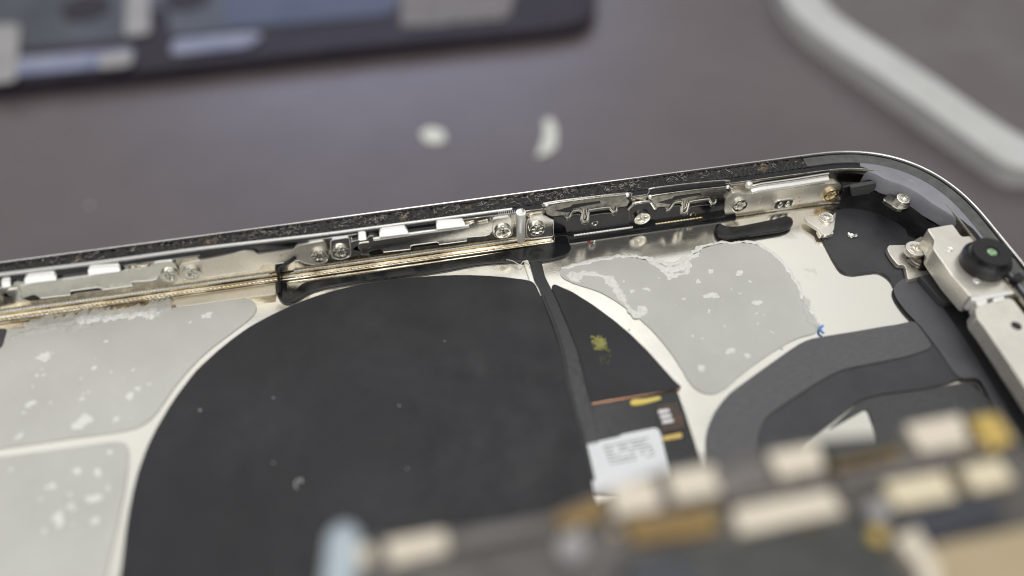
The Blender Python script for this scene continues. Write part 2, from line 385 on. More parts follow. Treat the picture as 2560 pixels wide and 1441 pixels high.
# thread strips along the foot of the far wall
def thread(x0, x1, Y, z, r, m='rust', pitch=0.42, lab=None):
    n = int((x1-x0)/(pitch/4)); path = [Vector((x0+(x1-x0)*i/n, Y, z)) for i in range(n+1)]
    tube('thread_strip', path, lambda t: r*(1+0.22*math.sin(2*math.pi*t*(x1-x0)/pitch)), m, phone, 8, lab)
xa, xb, xc = V(700, 690).x, V(740, 690).x, V(1385, 600).x
thread(-62, xa, 61.95, 0.50, 0.13, 'rust', 0.5, 'stained ridged strip at the foot of the wall')

thread(-62, V(680, 700).x, 62.55, 0.95, 0.17, 'bead', 0.36)
thread(xb, xc, 61.95, 0.50, 0.09)
thread(xb, xc-2, 62.5, 0.95, 0.12, 'bead', 0.5)
thread(V(1430, 600).x, V(1575, 575).x, 62.15, 0.70, 0.13, 'bead')
thread(V(1630, 575).x, V(1745, 560).x, 62.15, 0.68, 0.11, 'rust')

# strip added to blacken the floor's reflection; left floor edge with painted reflections
x0_, x1_ = V(1388, 600).x, V(1822, 560).x
link('added_foot_strip', prism_bm([Vector((x0_, y, z)) for y, z in ((62.72, 0.0), (62.72, 1.1), (62.45, 1.1), (62.2, 0.62), (61.75, 0.50), (61.55, 0.06), (61.55, 0.0))], (x1_-x0_, 0, 0)), 'black', phone, 'black strip added over the wall foot to darken the floor reflection')
link('floor_edge', prism_bm(rnd([Vector((x, y, 0.0)) for x, y in ((-70, 59.3), (V(420, 780).x, 59.6), (xa-0.5, 59.0), (xa-0.5, 61.74), (-70, 61.74))], 0.3), (0, 0, 0.05)), 'foot', phone, 'mirror strip along the floor edge with painted reflections')
# ---- wall clip (middle), then its copy on the left
z3 = lambda p: Z(p, 800, 480, 4.804)
YW = 62.64
def P3(x, y): return (800+x/4.804, 480+y/4.804)
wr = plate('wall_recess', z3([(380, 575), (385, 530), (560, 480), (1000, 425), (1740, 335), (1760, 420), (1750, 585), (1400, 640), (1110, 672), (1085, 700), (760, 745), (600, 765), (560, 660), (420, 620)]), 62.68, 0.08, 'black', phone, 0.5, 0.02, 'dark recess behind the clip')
clip = plate('wall_clip', z3([(365, 600), (440, 582), (555, 572), (590, 532), (640, 524), (720, 535), (1740, 402), (1800, 395), (1850, 370), (1880, 386), (1915, 393), (2015, 370),
    (2060, 335), (2075, 470), (2040, 512), (1980, 530), (1800, 545), (1765, 545), (1760, 592), (1432, 636), (1425, 612), (1395, 605), (1112, 643), (1088, 655), (1085, 692),
    (760, 728), (742, 700), (720, 680), (612, 712), (590, 722), (590, 755), (520, 766), (492, 752), (490, 712), (455, 695), (450, 640), (470, 632), (420, 700), (385, 700)]), YW, 0.28, 'steel', phone, 0.16, 0.10,
    'dark mirror-like spring clip on the middle of the wall')
plate('screw_tab', z3([(125, 600), (145, 576), (335, 550), (352, 562), (362, 640), (372, 735), (360, 780), (250, 815), (150, 800), (128, 700)]), YW, 0.36, 'steel', clip, 0.3, 0.09)
plate('screw_tab', z3([(2062, 345), (2100, 325), (2280, 303), (2304, 330), (2306, 520), (2230, 555), (2110, 545), (2080, 490)]), YW, 0.36, 'steel', clip, 0.3, 0.09)
plate('latch', z3([(455, 640), (480, 625), (590, 610), (606, 630), (606, 672), (585, 682), (588, 750), (520, 763), (500, 750), (498, 705), (462, 690)]), YW-0.2, 0.22, 'steel', clip, 0.12, 0.06)
p = [V(*P3(x, y), YW-0.3) for x, y in ((640, 570), (720, 558), (1200, 490), (1700, 425), (1790, 405))]
tube('ridge', p, 0.2, 'bead', clip, 8)
for q in ([(712, 480), (740, 462), (1020, 428), (1060, 468), (1050, 485), (712, 525)], [(1395, 385), (1420, 370), (1720, 343), (1740, 370), (1738, 392), (1395, 435)], [(455, 510), (550, 500), (562, 560), (462, 572)]):
    sc_ = plate('spacer', z3(q), YW, 0.42, 'bead', clip, 0.2, 0.1)
    for v in sc_.data.vertices: v.co.y += v.co.z*0.7-0.015; v.co.z *= 0.62
screw('screw', V(852, 628, 62.3), NF, clip, rot=0.5); screw('screw', V(1257, 577, 62.3), NF, clip, rot=0.35)
dL = V(424, 688, 62.2)-V(1257, 577, 62.2); dL.y = 0
clone(wr, dL, phone)
cl2 = clone(clip, dL, phone, 'pale spring clip at the left end of the wall')
tube('edge_glint', [V(*P3(x, y), YW-0.30) for x, y in ((762, 728), (1085, 692), (1088, 655), (1112, 643), (1395, 605), (1425, 612), (1432, 636), (1760, 592), (1765, 547), (1980, 530), (2038, 512))], 0.055, 'bead', clip, 6)  # thin bright tubes stand in for highlights on the clip edges
tube('edge_glint', [V(*P3(x, y), YW-0.30) for x, y in ((372, 600), (440, 582), (555, 572), (590, 532), (640, 524))], 0.055, 'bead', clip, 6)
for _ch in [x for x in COL.objects if x.parent == clip and x.name.startswith('edge_glint')]:
    g = _ch.copy(); COL.objects.link(g); g.parent = cl2
# ---- long bracket between the clips
z2 = lambda p: Z(p, 400, 540, 4.804)
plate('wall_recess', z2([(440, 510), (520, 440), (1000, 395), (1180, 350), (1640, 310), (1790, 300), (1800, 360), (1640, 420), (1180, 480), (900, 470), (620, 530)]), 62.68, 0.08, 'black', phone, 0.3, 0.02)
lb = plate('long_bracket', z2([(245, 585), (420, 548), (640, 512), (830, 470), (1000, 430), (1130, 430), (1180, 466), (1600, 412), (1640, 362), (1790, 332), (1960, 305), (1995, 340), (2030, 480), (2010, 560), (1940, 585), (1860, 590),
    (1740, 572), (1680, 540), (1600, 545), (1400, 578), (1245, 590), (1215, 620), (1195, 648), (900, 690), (560, 745), (450, 765), (270, 768), (235, 720), (225, 620)]), YW, 0.30, 'brushed', phone, 0.25, 0.08,
    'brushed flat steel bracket with small rust stains')
screw('screw', V(480, 681, 62.3), NF, lb, rot=0.1); screw('screw', V(798, 637, 62.3), NF, lb, rot=0.6)
# bright bead above brackets, grey wall lip
tube('bead', spline([V(x, y, 62.5) for x, y in ((-40, 692), (250, 656), (500, 622), (760, 592), (900, 574), (1280, 523))], 30), lambda t: 0.20-0.06*t+0.06*mnoise.noise(Vector((t*300, 0, 0))), 'bead', phone, 8, 'bright jagged bead along the top of the wall')
# bright machined post
tube('post', [V(1302, y, 62.7) for y in (531, 545, 570, 600, 610)]+[V(1304, 634, 61.7)], 0.6, 'bead', phone, 14, 'bright machined vertical post')
for k in range(9):
    x = 1246+k*5
    tube('tool_mark', [V(x, 531-k*0.5, 62.62), V(x+3, 545-k*0.4, 62.6), V(x+2, 560, 62.62)], 0.045, 'bead', phone, 5)
# ---- plate with screw right of the post
z4 = lambda p: Z(p, 1200, 420, 4.804)
def loop(pts, par, Y=YW-0.38, r=0.05, m='bead', closed=True):  # bright tube laid along a plate edge as its highlight
    p = [V(x, y, Y) for x, y in pts]; p = rnd(p, 0.3) if closed else p
    return tube('edge_glint', p+[p[0].copy()] if closed else p, r, m, par, 6)
loop(z3([(128, 600), (145, 576), (335, 550), (352, 562), (362, 640), (372, 735), (360, 780), (250, 815), (150, 800), (128, 700)]), phone)
loop(z3([(2066, 345), (2100, 325), (2280, 303), (2304, 330), (2306, 520), (2230, 555), (2110, 545), (2080, 490)]), phone)
loop(z4([(556, 690), (576, 622), (640, 590), (780, 574), (840, 614), (882, 622), (882, 828), (620, 856), (582, 848), (558, 800)]), phone)
loop(z2([(235, 720), (270, 768), (450, 765), (560, 745), (900, 690), (1195, 648), (1215, 620), (1245, 590), (1400, 578), (1600, 545), (1680, 540), (1740, 572), (1860, 590)]), lb, YW-0.32, 0.045, 'bead', False)
loop(z2([(245, 585), (420, 548), (640, 512), (830, 470), (1000, 430), (1130, 430), (1180, 466), (1600, 412), (1640, 362), (1790, 332), (1960, 305)]), lb, YW-0.32, 0.045, 'bead', False)
sp_ = plate('screw_plate', z4([(552, 680), (575, 620), (640, 588), (780, 572), (840, 612), (885, 620), (885, 830), (620, 858), (580, 850), (556, 800)]), YW, 0.34, 'steel', phone, 0.4, 0.05)
screw('screw', V(1342, 571, 62.3), NF, sp_, rot=0.0)
# ---- black covers with their spring contacts (two alike)
def P4(x, y): return (1200+x/4.804, 420+y/4.804)
cover = plate('black_cover', z4([(888, 590), (1010, 578), (1030, 625), (1060, 612), (1112, 556), (1200, 545), (1214, 600), (1225, 660), (1262, 668), (1296, 645), (1322, 560), (1555, 530), (1600, 556), (1640, 545), (1652, 490), (1765, 470),
    (1798, 500), (1798, 735), (1500, 780), (1075, 845), (1055, 872), (888, 885)]), YW, 0.22, 'black', phone, 0.15, 0.03, 'glossy black cover with wavy steel spring on top')
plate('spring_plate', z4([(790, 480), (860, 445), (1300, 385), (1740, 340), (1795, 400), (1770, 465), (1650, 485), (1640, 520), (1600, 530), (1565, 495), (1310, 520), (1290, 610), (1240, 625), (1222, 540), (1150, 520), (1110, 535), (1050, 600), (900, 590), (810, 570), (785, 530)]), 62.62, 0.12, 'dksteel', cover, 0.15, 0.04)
plate('slot', z4([(900, 520), (1090, 470), (1110, 445), (1440, 400), (1450, 425), (1300, 450), (1120, 490), (1060, 540)]), 62.53, 0.06, 'black', cover, 0.1, 0.01)
def W4(pts, Y=62.35): return spline([V(*P4(x, y), Y) for x, y in pts], 5)
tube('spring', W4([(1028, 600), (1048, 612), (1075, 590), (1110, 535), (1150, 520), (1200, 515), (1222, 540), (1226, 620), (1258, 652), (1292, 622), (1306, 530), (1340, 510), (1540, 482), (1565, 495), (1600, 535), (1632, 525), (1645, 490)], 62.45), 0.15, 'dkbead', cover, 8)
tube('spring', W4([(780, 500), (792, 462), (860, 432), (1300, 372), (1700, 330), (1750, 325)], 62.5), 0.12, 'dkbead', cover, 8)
tube('spring', W4([(1240, 500), (1250, 570), (1262, 590), (1275, 560), (1280, 500)], 62.42), 0.06, 'steel', cover, 8)
tube('edge_glint', W4([(1028, 590), (1048, 602), (1075, 580), (1110, 525), (1150, 510), (1200, 505), (1226, 532), (1232, 612), (1258, 640), (1286, 612), (1300, 520), (1340, 500), (1540, 472), (1568, 487), (1603, 524), (1630, 515), (1642, 480)], 62.32), 0.055, 'bead', cover, 6)  # highlight along the spring, drawn as a thin bright tube
tube('edge_glint', W4([(1030, 636), (1062, 626), (1112, 570), (1192, 560), (1206, 612), (1222, 664), (1262, 680), (1304, 655), (1332, 575), (1555, 545), (1600, 572), (1640, 560)], 62.42), 0.035, 'steel', cover, 6)
link('rivet', lathe_bm(V(*P4(1378, 660), 62.5), NF, [(0.42, 0), (0.42, 0.1), (0.34, 0.14), (0.28, 0.08), (0, 0.05)], 24), 'screw', cover)
for xx in (800, 1770):
    link('spring_boss', lathe_bm(V(*P4(xx, 445 if xx < 1000 else 325), 62.5), (0, -0.8, 0.6), [(0.28, -0.3), (0.28, 0.0), (0.18, 0.14), (0, 0.18)], 20), 'bead', cover)
dR = V(1560+700/4.804, 400+560/4.804, 62.35)-V(*P4(1222, 590), 62.35); dR.y = 0; dR.z -= 0.35
cv2 = clone(cover, dR, phone, 'glossy black cover with wavy steel spring, right of the dark screw plate')
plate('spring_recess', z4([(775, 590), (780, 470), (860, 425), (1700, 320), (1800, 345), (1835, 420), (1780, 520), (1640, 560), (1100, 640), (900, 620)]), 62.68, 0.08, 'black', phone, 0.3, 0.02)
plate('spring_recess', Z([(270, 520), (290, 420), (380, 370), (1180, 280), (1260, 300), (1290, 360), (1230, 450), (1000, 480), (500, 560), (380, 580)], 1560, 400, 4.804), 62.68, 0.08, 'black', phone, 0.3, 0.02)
dk = plate('dark_screw_plate', z4([(1806, 500), (1850, 450), (1900, 425), (2040, 415), (2100, 500), (2090, 690), (2060, 715), (1806, 730)]), YW, 0.18, 'black', phone, 0.3, 0.03)
screw('screw', V(1604, 543, 62.42), NF, dk, rot=0.15)
tube('spring', spline([V(*P4(x, y), 62.4) for x, y in ((1780, 500), (1820, 455), (1870, 425), (2030, 405), (2070, 440), (2100, 485), (2120, 480))], 5), 0.18, 'steel', dk, 8)
# steel lip running round the cut-outs
tube('lip', spline([V(x, y, 62.75) for x, y in ((1305, 523), (1320, 540), (1352, 535), (1362, 518), (1372, 507), (1560, 484), (1578, 492), (1592, 498), (1612, 498), (1622, 480), (1640, 470), (1808, 452), (1822, 462), (1840, 476))], 5), 0.13, 'dkbead', phone, 8, 'bright stepped lip over the springs')
# ---- right plate with oval hole
z5 = lambda p: Z(p, 1560, 400, 4.804)
rp = plate('lock_plate', z5([(1225, 460), (1300, 395), (1400, 385), (1500, 405), (2050, 335), (2330, 300), (2560, 280), (2640, 330), (2650, 420), (2600, 520), (2480, 560), (2160, 600), (2100, 610), (1740, 690), (1500, 700), (1450, 665), (1215, 660), (1205, 600)]),
    YW, 0.5, 'nickel', phone, 0.3, 0.07, 'grey steel plate with an oval slot, two screws and tiny stamped marks')
screw('screw', V(1848, 511, 62.12), NF, rp, rot=0.4, h=0.35); screw('screw', V(2075, 485, 62.12), NF, rp, 'gold', rot=0.75, h=0.4, label='yellowish screw')
def oval(c, rx, rz, n=28): return [Vector((c.x+rx*max(-1, min(1, math.cos(2*math.pi*k/n)*1.25)), c.y, c.z+rz*math.sin(2*math.pi*k/n))) for k in range(n)]
c0 = V(1958, 509, 62.15)
q = [Vector((c0.x+1.35*math.copysign(abs(math.cos(2*math.pi*k/32))**0.55, math.cos(2*math.pi*k/32)), 62.12, c0.z+0.78*math.copysign(abs(math.sin(2*math.pi*k/32))**0.55, math.sin(2*math.pi*k/32)))) for k in range(32)]
link('slot', prism_bm(q, (0, -0.06, 0), 0.0), 'black', rp)
q2 = [p*1 for p in q]+[q[0]*1]
tube('slot_rim', [p+Vector((0, -0.06, 0)) for p in q2], 0.13, 'nickel', rp, 8)
for dx in (-0.5, 0.5): link('prong', blob_bm((c0.x+dx, 61.95, c0.z), 0.33, 0.2, 0.5, 1, 0.02), 'steel', rp)
for k in range(3): link('stamped_mark', lathe_bm(V(1999, 495+k*9, 62.13), NF, [(0.13, 0), (0.11, 0.03), (0, 0.03)], 10), 'copper', rp)
for k in range(2):
    c = V(1899, 497+k*9, 62.13); q = [Vector((c.x+a, 62.15, c.z+b)) for a, b in ((-.16, -.16), (.16, -.16), (.16, .16), (-.16, .16))]
    link('stamped_mark', prism_bm(q, (0, -0.03, 0)), 'brushed', rp)
# grey rounded bar above
bar = [V(x, y, 62.5) for x, y in ((1876, 478), (1900, 472), (1980, 461), (2052, 449), (2068, 447))]
tube('button_bar', bar, 0.50, 'bead', phone, 14, 'bright rounded bar above the slotted plate', 0.8)
tube('button_bar', [p+Vector((0, 0.25, 0.62)) for p in bar], 0.28, 'steel', phone, 12)
tube('bar_gap', [p+Vector((0, 0.3, 1.0)) for p in bar], 0.2, 'black', phone, 8)
link('bar_end', blob_bm(V(1872, 462, 62.6), 0.5, 0.5, 0.45, 3, 0.1), 'bead', phone)

# black bar right of the plate and small corner hardware
plate('side_pad', [(2128, 470), (2190, 458), (2192, 482), (2130, 492)], 60.9, 0.5, 'foam', phone, 0.2, 0.05)
plate('black_gap', [(2108, 470), (2190, 450), (2200, 500), (2115, 520)], 61.3, 0.3, 'black', phone, 0.2, 0.02)
cp = Gs([(2205, 497), (2225, 480), (2262, 476), (2282, 495), (2272, 520), (2248, 524), (2222, 508)], 3.8)
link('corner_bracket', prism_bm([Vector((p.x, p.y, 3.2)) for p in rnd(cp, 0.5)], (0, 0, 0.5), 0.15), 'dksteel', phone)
screw('screw', G(2256, 500, 4.0), (0.0, -0.15, 1), phone, R=0.85, label='tilted screw in the corner', rot=0.3)
link('resin_dot', blob_bm(G(2243, 518, 3.3), 0.6, 0.45, 0.35, 5, 0.1), 'amber', phone, 'bright orange resin drop')
# lavender plastic cover along the corner wall
def band(prof, i0, i1, m, name, lab=None):
    base = outline()[:]; N = len(base)
    # resample
    P = []
    for i in range(N):
        a = base[i]; b = base[(i+1) % N]; k = max(1, int((b-a).length/1.5)); P += [a.lerp(b, j/k) for j in range(k)]
    sel = [p for p in P if i0(p)]
    sel.sort(key=lambda p: math.atan2(p.y-30, p.x-20), reverse=True)
    bm = bmesh.new(); rows = []
    for i, p in enumerate(sel):
        t = (sel[min(i+1, len(sel)-1)]-sel[max(i-1, 0)]).normalized(); n = Vector((t.y, -t.x, 0))
        f = i1(i/(len(sel)-1), p)
        rows.append([bm.verts.new(Vector((p.x, p.y, 0))+n*(d*f+d0*(1-f))+Vector((0, 0, z))) for (d, z), d0 in zip(prof, [prof[0][0]]*len(prof))])
    for A, B in zip(rows, rows[1:]):
        for j in range(len(prof)): bm.faces.new((A[j], B[j], B[(j+1) % len(prof)], A[(j+1) % len(prof)]))
    bm.faces.new(rows[0]); bm.faces.new(rows[-1][::-1])
    return link(name, bm, m, phone, lab)
band([(0.4, 5.76), (1.7, 5.60), (1.75, 5.3), (0.4, 5.3)], lambda p: p.x > 49 and p.y > 0, lambda t, p: 1, 'ledge', 'corner_ledge', 'smooth dark ledge round the corner')
def gw(t, p):
    f = min(1, t*8+0.35)
    if p.y < 56: f *= max(0.22, 1-(56-p.y)/6*0.78)
    return f
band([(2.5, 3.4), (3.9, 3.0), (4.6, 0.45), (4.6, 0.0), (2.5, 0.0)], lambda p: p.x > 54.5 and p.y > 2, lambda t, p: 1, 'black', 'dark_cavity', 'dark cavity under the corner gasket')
band([(1.7, 5.57), (3.2, 5.48), (3.8, 5.25), (4.1, 4.8), (4.2, 3.3), (3.9, 3.1), (1.7, 3.1)], lambda p: (p.x > 56.5 and p.y > 2), gw, 'lav', 'corner_gasket', 'grey lavender plastic gasket lining the corner')

tube('eyelet', [G(2412, 575, 3.6)+Vector((0.5*math.cos(a/2.2), 0.4*math.sin(a/2.2), 0.35*math.sin(a/2.2))) for a in range(15)], 0.09, 'gold', phone, 6, 'tiny brass eyelet beside the camera bracket')
# ---- floor: grey pads
slab('grey_pad', [(10, 824), (120, 815), (230, 792), (420, 772), (560, 752), (608, 745), (636, 752), (644, 775), (620, 803), (560, 845), (500, 893), (440, 960), (395, 1030), (362, 1062), (320, 1078), (200, 1093), (0, 1122), (-60, 1130), (-60, 860)], 0.02, 0.10, 'grey', phone, 1.6, 0.02, 'grey pad at upper left of the coil with white scuffs')
slab('grey_pad', [(-80, 1150), (0, 1143), (200, 1116), (285, 1103), (315, 1106), (324, 1130), (318, 1200), (295, 1310), (262, 1450), (240, 1560), (-80, 1560)], 0.02, 0.10, 'grey', phone, 1.4, 0.02, 'grey pad at lower left of the coil')
slab('grey_pad', [(1398, 690), (1402, 668), (1450, 655), (1500, 641), (1560, 640), (1650, 658), (1700, 655), (1755, 625), (1790, 610), (1880, 608), (1935, 628), (1965, 665), (2000, 722), (2030, 785), (2052, 832), (2000, 842), (1950, 868),
      (1860, 930), (1815, 972), (1785, 987), (1755, 983), (1725, 962), (1695, 905), (1645, 840), (1600, 796), (1560, 765), (1500, 728), (1430, 708)], 0.02, 0.10, 'grey', phone, 1.2, 0.02, 'large grey pad right of the coil edged with torn white adhesive')
slab('dark_patch', [(-60, 822), (18, 822), (5, 868), (-60, 900)], 0.02, 0.16, 'foam', phone, 0.4, 0.02)

# ---- coil pads
slab('coil_pad', [(290, 1480), (300, 1441), (318, 1300), (335, 1210), (352, 1155), (378, 1092), (430, 1003), (490, 925), (560, 862), (625, 815), (700, 776), (770, 746), (850, 722), (925, 706), (1000, 697), (1090, 689), (1160, 687), (1240, 690), (1322, 700),
      (1338, 708), (1360, 760), (1386, 830), (1406, 890), (1420, 980), (1455, 1100), (1486, 1230), (1520, 1441), (1550, 1600), (270, 1600)], 0.05, 0.42, 'disc', phone, 0.9, 0.07, 'large black graphite coil pad with rounded edge')
slab('coil_segment', [(1378, 716), (1386, 710), (1432, 730), (1482, 762), (1535, 800), (1580, 838), (1622, 880), (1662, 925), (1690, 955), (1706, 968), (1692, 972), (1600, 987), (1478, 1008), (1464, 960), (1446, 880), (1410, 790)], 0.05, 0.38, 'disc', phone, 0.3, 0.05, 'black wedge of the coil pad right of the flat cable')
tube('copper_edge', [G(x, y, 0.2) for x, y in ((1480, 1010), (1540, 1000), (1600, 989), (1650, 980), (1700, 971))], 0.13, 'copper', phone, 8, 'thin copper edge of the coil')
# flat cable from the junction down between the pads
slab('flat_cable', [(1322, 648), (1352, 646), (1362, 690), (1378, 722), (1412, 795), (1446, 880), (1464, 960), (1480, 1010), (1500, 1110), (1460, 1115), (1440, 1100), (1412, 980), (1404, 880), (1375, 800), (1346, 715), (1336, 700)], 0.03, 0.25, 'blackg', phone, 0.5, 0.05, 'flat black cable running down from the wall')
tube('cable_fold', spline([G(x, y, 0.42) for x, y in ((1356, 740), (1388, 820), (1408, 890), (1420, 960), (1438, 1030), (1460, 1105), (1482, 1200))], 6), 0.22, 'blackg', phone, 10, 'rounded fold of the black film', 0.5)
slab('pale_edge', [(1308, 652), (1320, 650), (1338, 714), (1326, 704)], 0.05, 0.35, 'floor', phone, 0.1, 0.03)
slab('flex_strip', [(690, 668), (713, 664), (717, 700), (718, 722), (724, 736), (736, 730), (750, 712), (768, 703), (870, 690), (1000, 671), (1200, 640), (1330, 617), (1386, 606), (1420, 602), (1429, 618), (1424, 632), (1404, 643), (1352, 653), (1322, 656), (1290, 652),
      (1200, 658), (1100, 676), (1000, 691), (900, 703), (812, 717), (770, 730), (748, 745), (728, 757), (708, 757), (694, 745), (689, 725)], 0.05, 0.30, 'blackg', phone, 0.8, 0.08, 'black flex strip hooking round and running along the wall foot')
# its riser up the wall
tube('flex_strip', spline([Vector((V(701, 690).x, 59.7, 0.35)), Vector((V(701, 690).x, 61.4, 0.65)), Vector((V(702, 690).x, 62.2, 1.2)), Vector((V(704, 690).x, 62.45, 2.2)), Vector((V(722, 640).x, 62.5, 3.0)), Vector((V(735, 625).x, 62.52, 3.6))], 6), 0.62, 'blackg', phone, 10, 'black flex strip climbing over the foot of the wall', 0.35, (1, 0, 0))
plate('black_cover', [(1386, 592), (1420, 588), (1424, 606), (1388, 612)], 62.0, 0.5, 'black', phone, 0.2, 0.05, 'small black tab at the cable junction')
slab('steel_step', [(430, 742), (560, 722), (688, 702), (690, 735), (560, 752), (440, 768)], 0.02, 0.15, 'brushed', phone, 0.2, 0.04)
slab('black_tab', [(1786, 566), (1800, 556), (1812, 566), (1845, 566), (1945, 546), (1968, 538), (1984, 548), (1982, 566), (1960, 576), (1890, 586), (1815, 597), (1795, 590)], 0.3, 0.35, 'black', phone, 0.7, 0.09, 'glossy black tab lying on the floor below the slotted plate')

# ---- adhesive remains
def rope(px, w, seed, z=0.13, m='glue', lab=None, flat=0.28):
    """torn ribbon of adhesive: ragged edges, crumpled top"""
    p = spline([G(x, y, z) for x, y in px], 8); q = [p[0]]
    for a, b in zip(p, p[1:]):
        k = max(1, int((b-a).length/0.12)); q += [a.lerp(b, (j+1)/k) for j in range(k)]
    nz = lambda i, f, c: mnoise.noise(Vector((i*0.12*f, seed*1.3, c)))
    bm = bmesh.new(); N = len(q); tops = []; bots = []
    for i, v in enumerate(q):
        t = (q[min(i+1, N-1)]-q[max(i-1, 0)]).normalized(); s_ = Vector((-t.y, t.x, 0))
        en = min(1, (i+1)*0.12/0.5, (N-i)*0.12/0.5)
        base = w*(0.45+0.75*abs(nz(i, 0.55, 3))*1.6)*en
        L = base*(1+0.9*nz(i, 2.2, 11)+0.5*nz(i, 6, 12)); Rr = base*(1+0.9*nz(i, 2.2, 21)+0.5*nz(i, 6, 22))
        off = 0.25*nz(i, 0.9, 31)
        row = []; rb = []
        for j, f in enumerate((-1, -0.6, -0.2, 0.2, 0.6, 1)):
            x = off+(f*L if f < 0 else f*Rr)
            h = (1-abs(f)**3)*flat*w*(0.35+0.9*abs(mnoise.noise(Vector((i*0.25, j*0.9, seed)))))
            row.append(bm.verts.new(v+s_*x+Vector((0, 0, h)))); 
            if j in (0, 5): rb.append(bm.verts.new(v+s_*x+Vector((0, 0, -0.05))))
        tops.append(row); bots.append(rb)
    for A, B, C_, D in zip(tops, tops[1:], bots, bots[1:]):
        for j in range(5): bm.faces.new((A[j], B[j], B[j+1], A[j+1]))
        bm.faces.new((A[0], C_[0], D[0], B[0])); bm.faces.new((A[5], B[5], D[1], C_[1]))
    return link('adhesive_string', bm, m, phone, lab, 50)
rope([(1402, 672), (1450, 660), (1520, 646), (1580, 640), (1640, 652), (1680, 660), (1720, 640), (1770, 612), (1850, 606), (1890, 608), (1930, 632), (1960, 660), (1990, 705), (2005, 735), (2030, 785), (2048, 812), (2056, 826)], 0.33, 3, lab='torn white adhesive along the edge of the large grey pad')
rope([(1425, 702), (1440, 690), (1470, 683), (1500, 688), (1530, 705), (1548, 735), (1570, 765), (1592, 785), (1615, 768)], 0.55, 8, lab='thick white adhesive string on the pad beside the coil')
rope([(1620, 655), (1660, 668), (1690, 672), (1720, 650), (1750, 632)], 0.7, 12)
rope([(1655, 672), (1680, 690), (1715, 680), (1718, 655)], 0.35, 14)
rope([(2012, 740), (2022, 790), (2050, 822)], 0.8, 17, m='film')
rope([(60, 812), (140, 806), (200, 795), (250, 788), (320, 778), (380, 770), (430, 772)], 1.1, 21, m='film', lab='wrinkled clear film at the top of the left pad')
rope([(190, 800), (260, 796), (320, 790), (400, 786)], 0.8, 25)
rope([(20, 850), (80, 830), (150, 822), (230, 815)], 0.8, 27, m='film')
def flake(px, r, seed, m='glue', z=0.14):
    bm = bmesh.new(); c = G(*px, z); ang = random.uniform(0, 3.14); el = random.uniform(1.0, 2.0)
    parts = [(0, 0, r)]
    for q, (ox, oy, rr0) in enumerate(parts):
        n = 34 if q == 0 else 10; vs = []
        for k in range(n):
            th = 2*math.pi*k/n; d = Vector((math.cos(th), math.sin(th), seed+q*5))
            rr = rr0*(0.8+0.75*mnoise.noise(Vector((d.x*0.9, d.y*0.9, d.z)))+0.22*mnoise.noise(Vector((d.x*3, d.y*3, d.z+3)))+0.12*random.uniform(-1, 1))
            rr = max(rr, rr0*0.2); x, y = ox+rr*el*math.cos(th), oy+rr*math.sin(th)
            vs.append(Vector((c.x+x*math.cos(ang)-y*math.sin(ang), c.y+x*math.sin(ang)+y*math.cos(ang), z)))
        cen = bm.verts.new(sum(vs, Vector())/n+Vector((0, 0, 0.05)))
        ring = [bm.verts.new(v) for v in vs]
        for k in range(n): bm.faces.new((cen, ring[k], ring[(k+1) % n]))
    return link('adhesive_flake', bm, m, phone, None, 60)
FL = [((1777, 680), .45), ((1850, 682), .5), ((1775, 740), .7), ((1710, 748), .3), ((1895, 756), .6), ((1752, 922), .7), ((1828, 878), .5), ((1870, 892), .45), ((1675, 692), .6), ((1580, 728), .45), ((1618, 724), .4), ((1745, 705), .35),
      ((1875, 705), .3), ((1812, 816), .2), ((1895, 810), .2), ((1930, 832), .2), ((1772, 779), .25), ((1670, 812), .12), ((1560, 704), .2),
      ((200, 1062), 0.9), ((220, 1046), .5), ((325, 990), .6), ((342, 972), .35), ((110, 890), .8), ((515, 790), .6), ((288, 1052), .35), ((235, 922), .35), ((205, 998), .3), ((74, 1012), .45), ((50, 1090), .4), ((265, 855), .3), ((475, 806), .2),
      ((92, 940), .25), ((108, 938), .2), ((82, 968), .2), ((60, 1032), .25), ((275, 1130), .3), ((190, 1180), .5), ((245, 1185), .4), ((235, 1245), .6), ((130, 1215), .6), ((145, 1300), .6), ((235, 1303), .4), ((175, 1265), .3)]
random.seed(3)
FL += [((random.uniform(1500, 1990), random.uniform(690, 900)), random.uniform(0.07, 0.16)) for _ in range(22)]+[((random.uniform(20, 380), random.uniform(870, 1050)), random.uniform(0.08, 0.2)) for _ in range(16)]+[((random.uniform(20, 280), random.uniform(1160, 1400)), random.uniform(0.15, 0.4)) for _ in range(8)]
for i, (p, r) in enumerate(FL): flake(p, r*0.85, i*2.37)

# ---- connector area under the copper edge
slab('connector_film', [(1478, 1010), (1560, 998), (1692, 974), (1712, 1030), (1748, 1140), (1770, 1210), (1480, 1230), (1452, 1110), (1440, 1060)], 0.04, 0.12, 'blackg', phone, 0.3, 0.03, 'glossy black film with small circuit and label')
slab('yellow_adhesive', [(1574, 1006), (1582, 998), (1612, 997), (1650, 990), (1654, 998), (1620, 1008), (1590, 1014), (1578, 1013)], 0.18, 0.12, 'kapton', phone, 0.25, 0.04)
cc = slab('small_circuit', [(1640, 1014), (1695, 1004), (1712, 1072), (1654, 1082)], 0.17, 0.12, 'brown', phone, 0.15, 0.03)
for k in range(3):
    x, y = 1645+k*5, 1030+k*12.5
    slab('tin_pad', [(x, y-4), (x+28, y-8), (x+29, y), (x+1, y+4.5)], 0.30, 0.05, 'pad', cc, 0.1, 0.02)
slab('gold_tab', [(1655, 1092), (1704, 1082), (1706, 1094), (1658, 1102)], 0.17, 0.1, 'brass', phone, 0.15, 0.03)
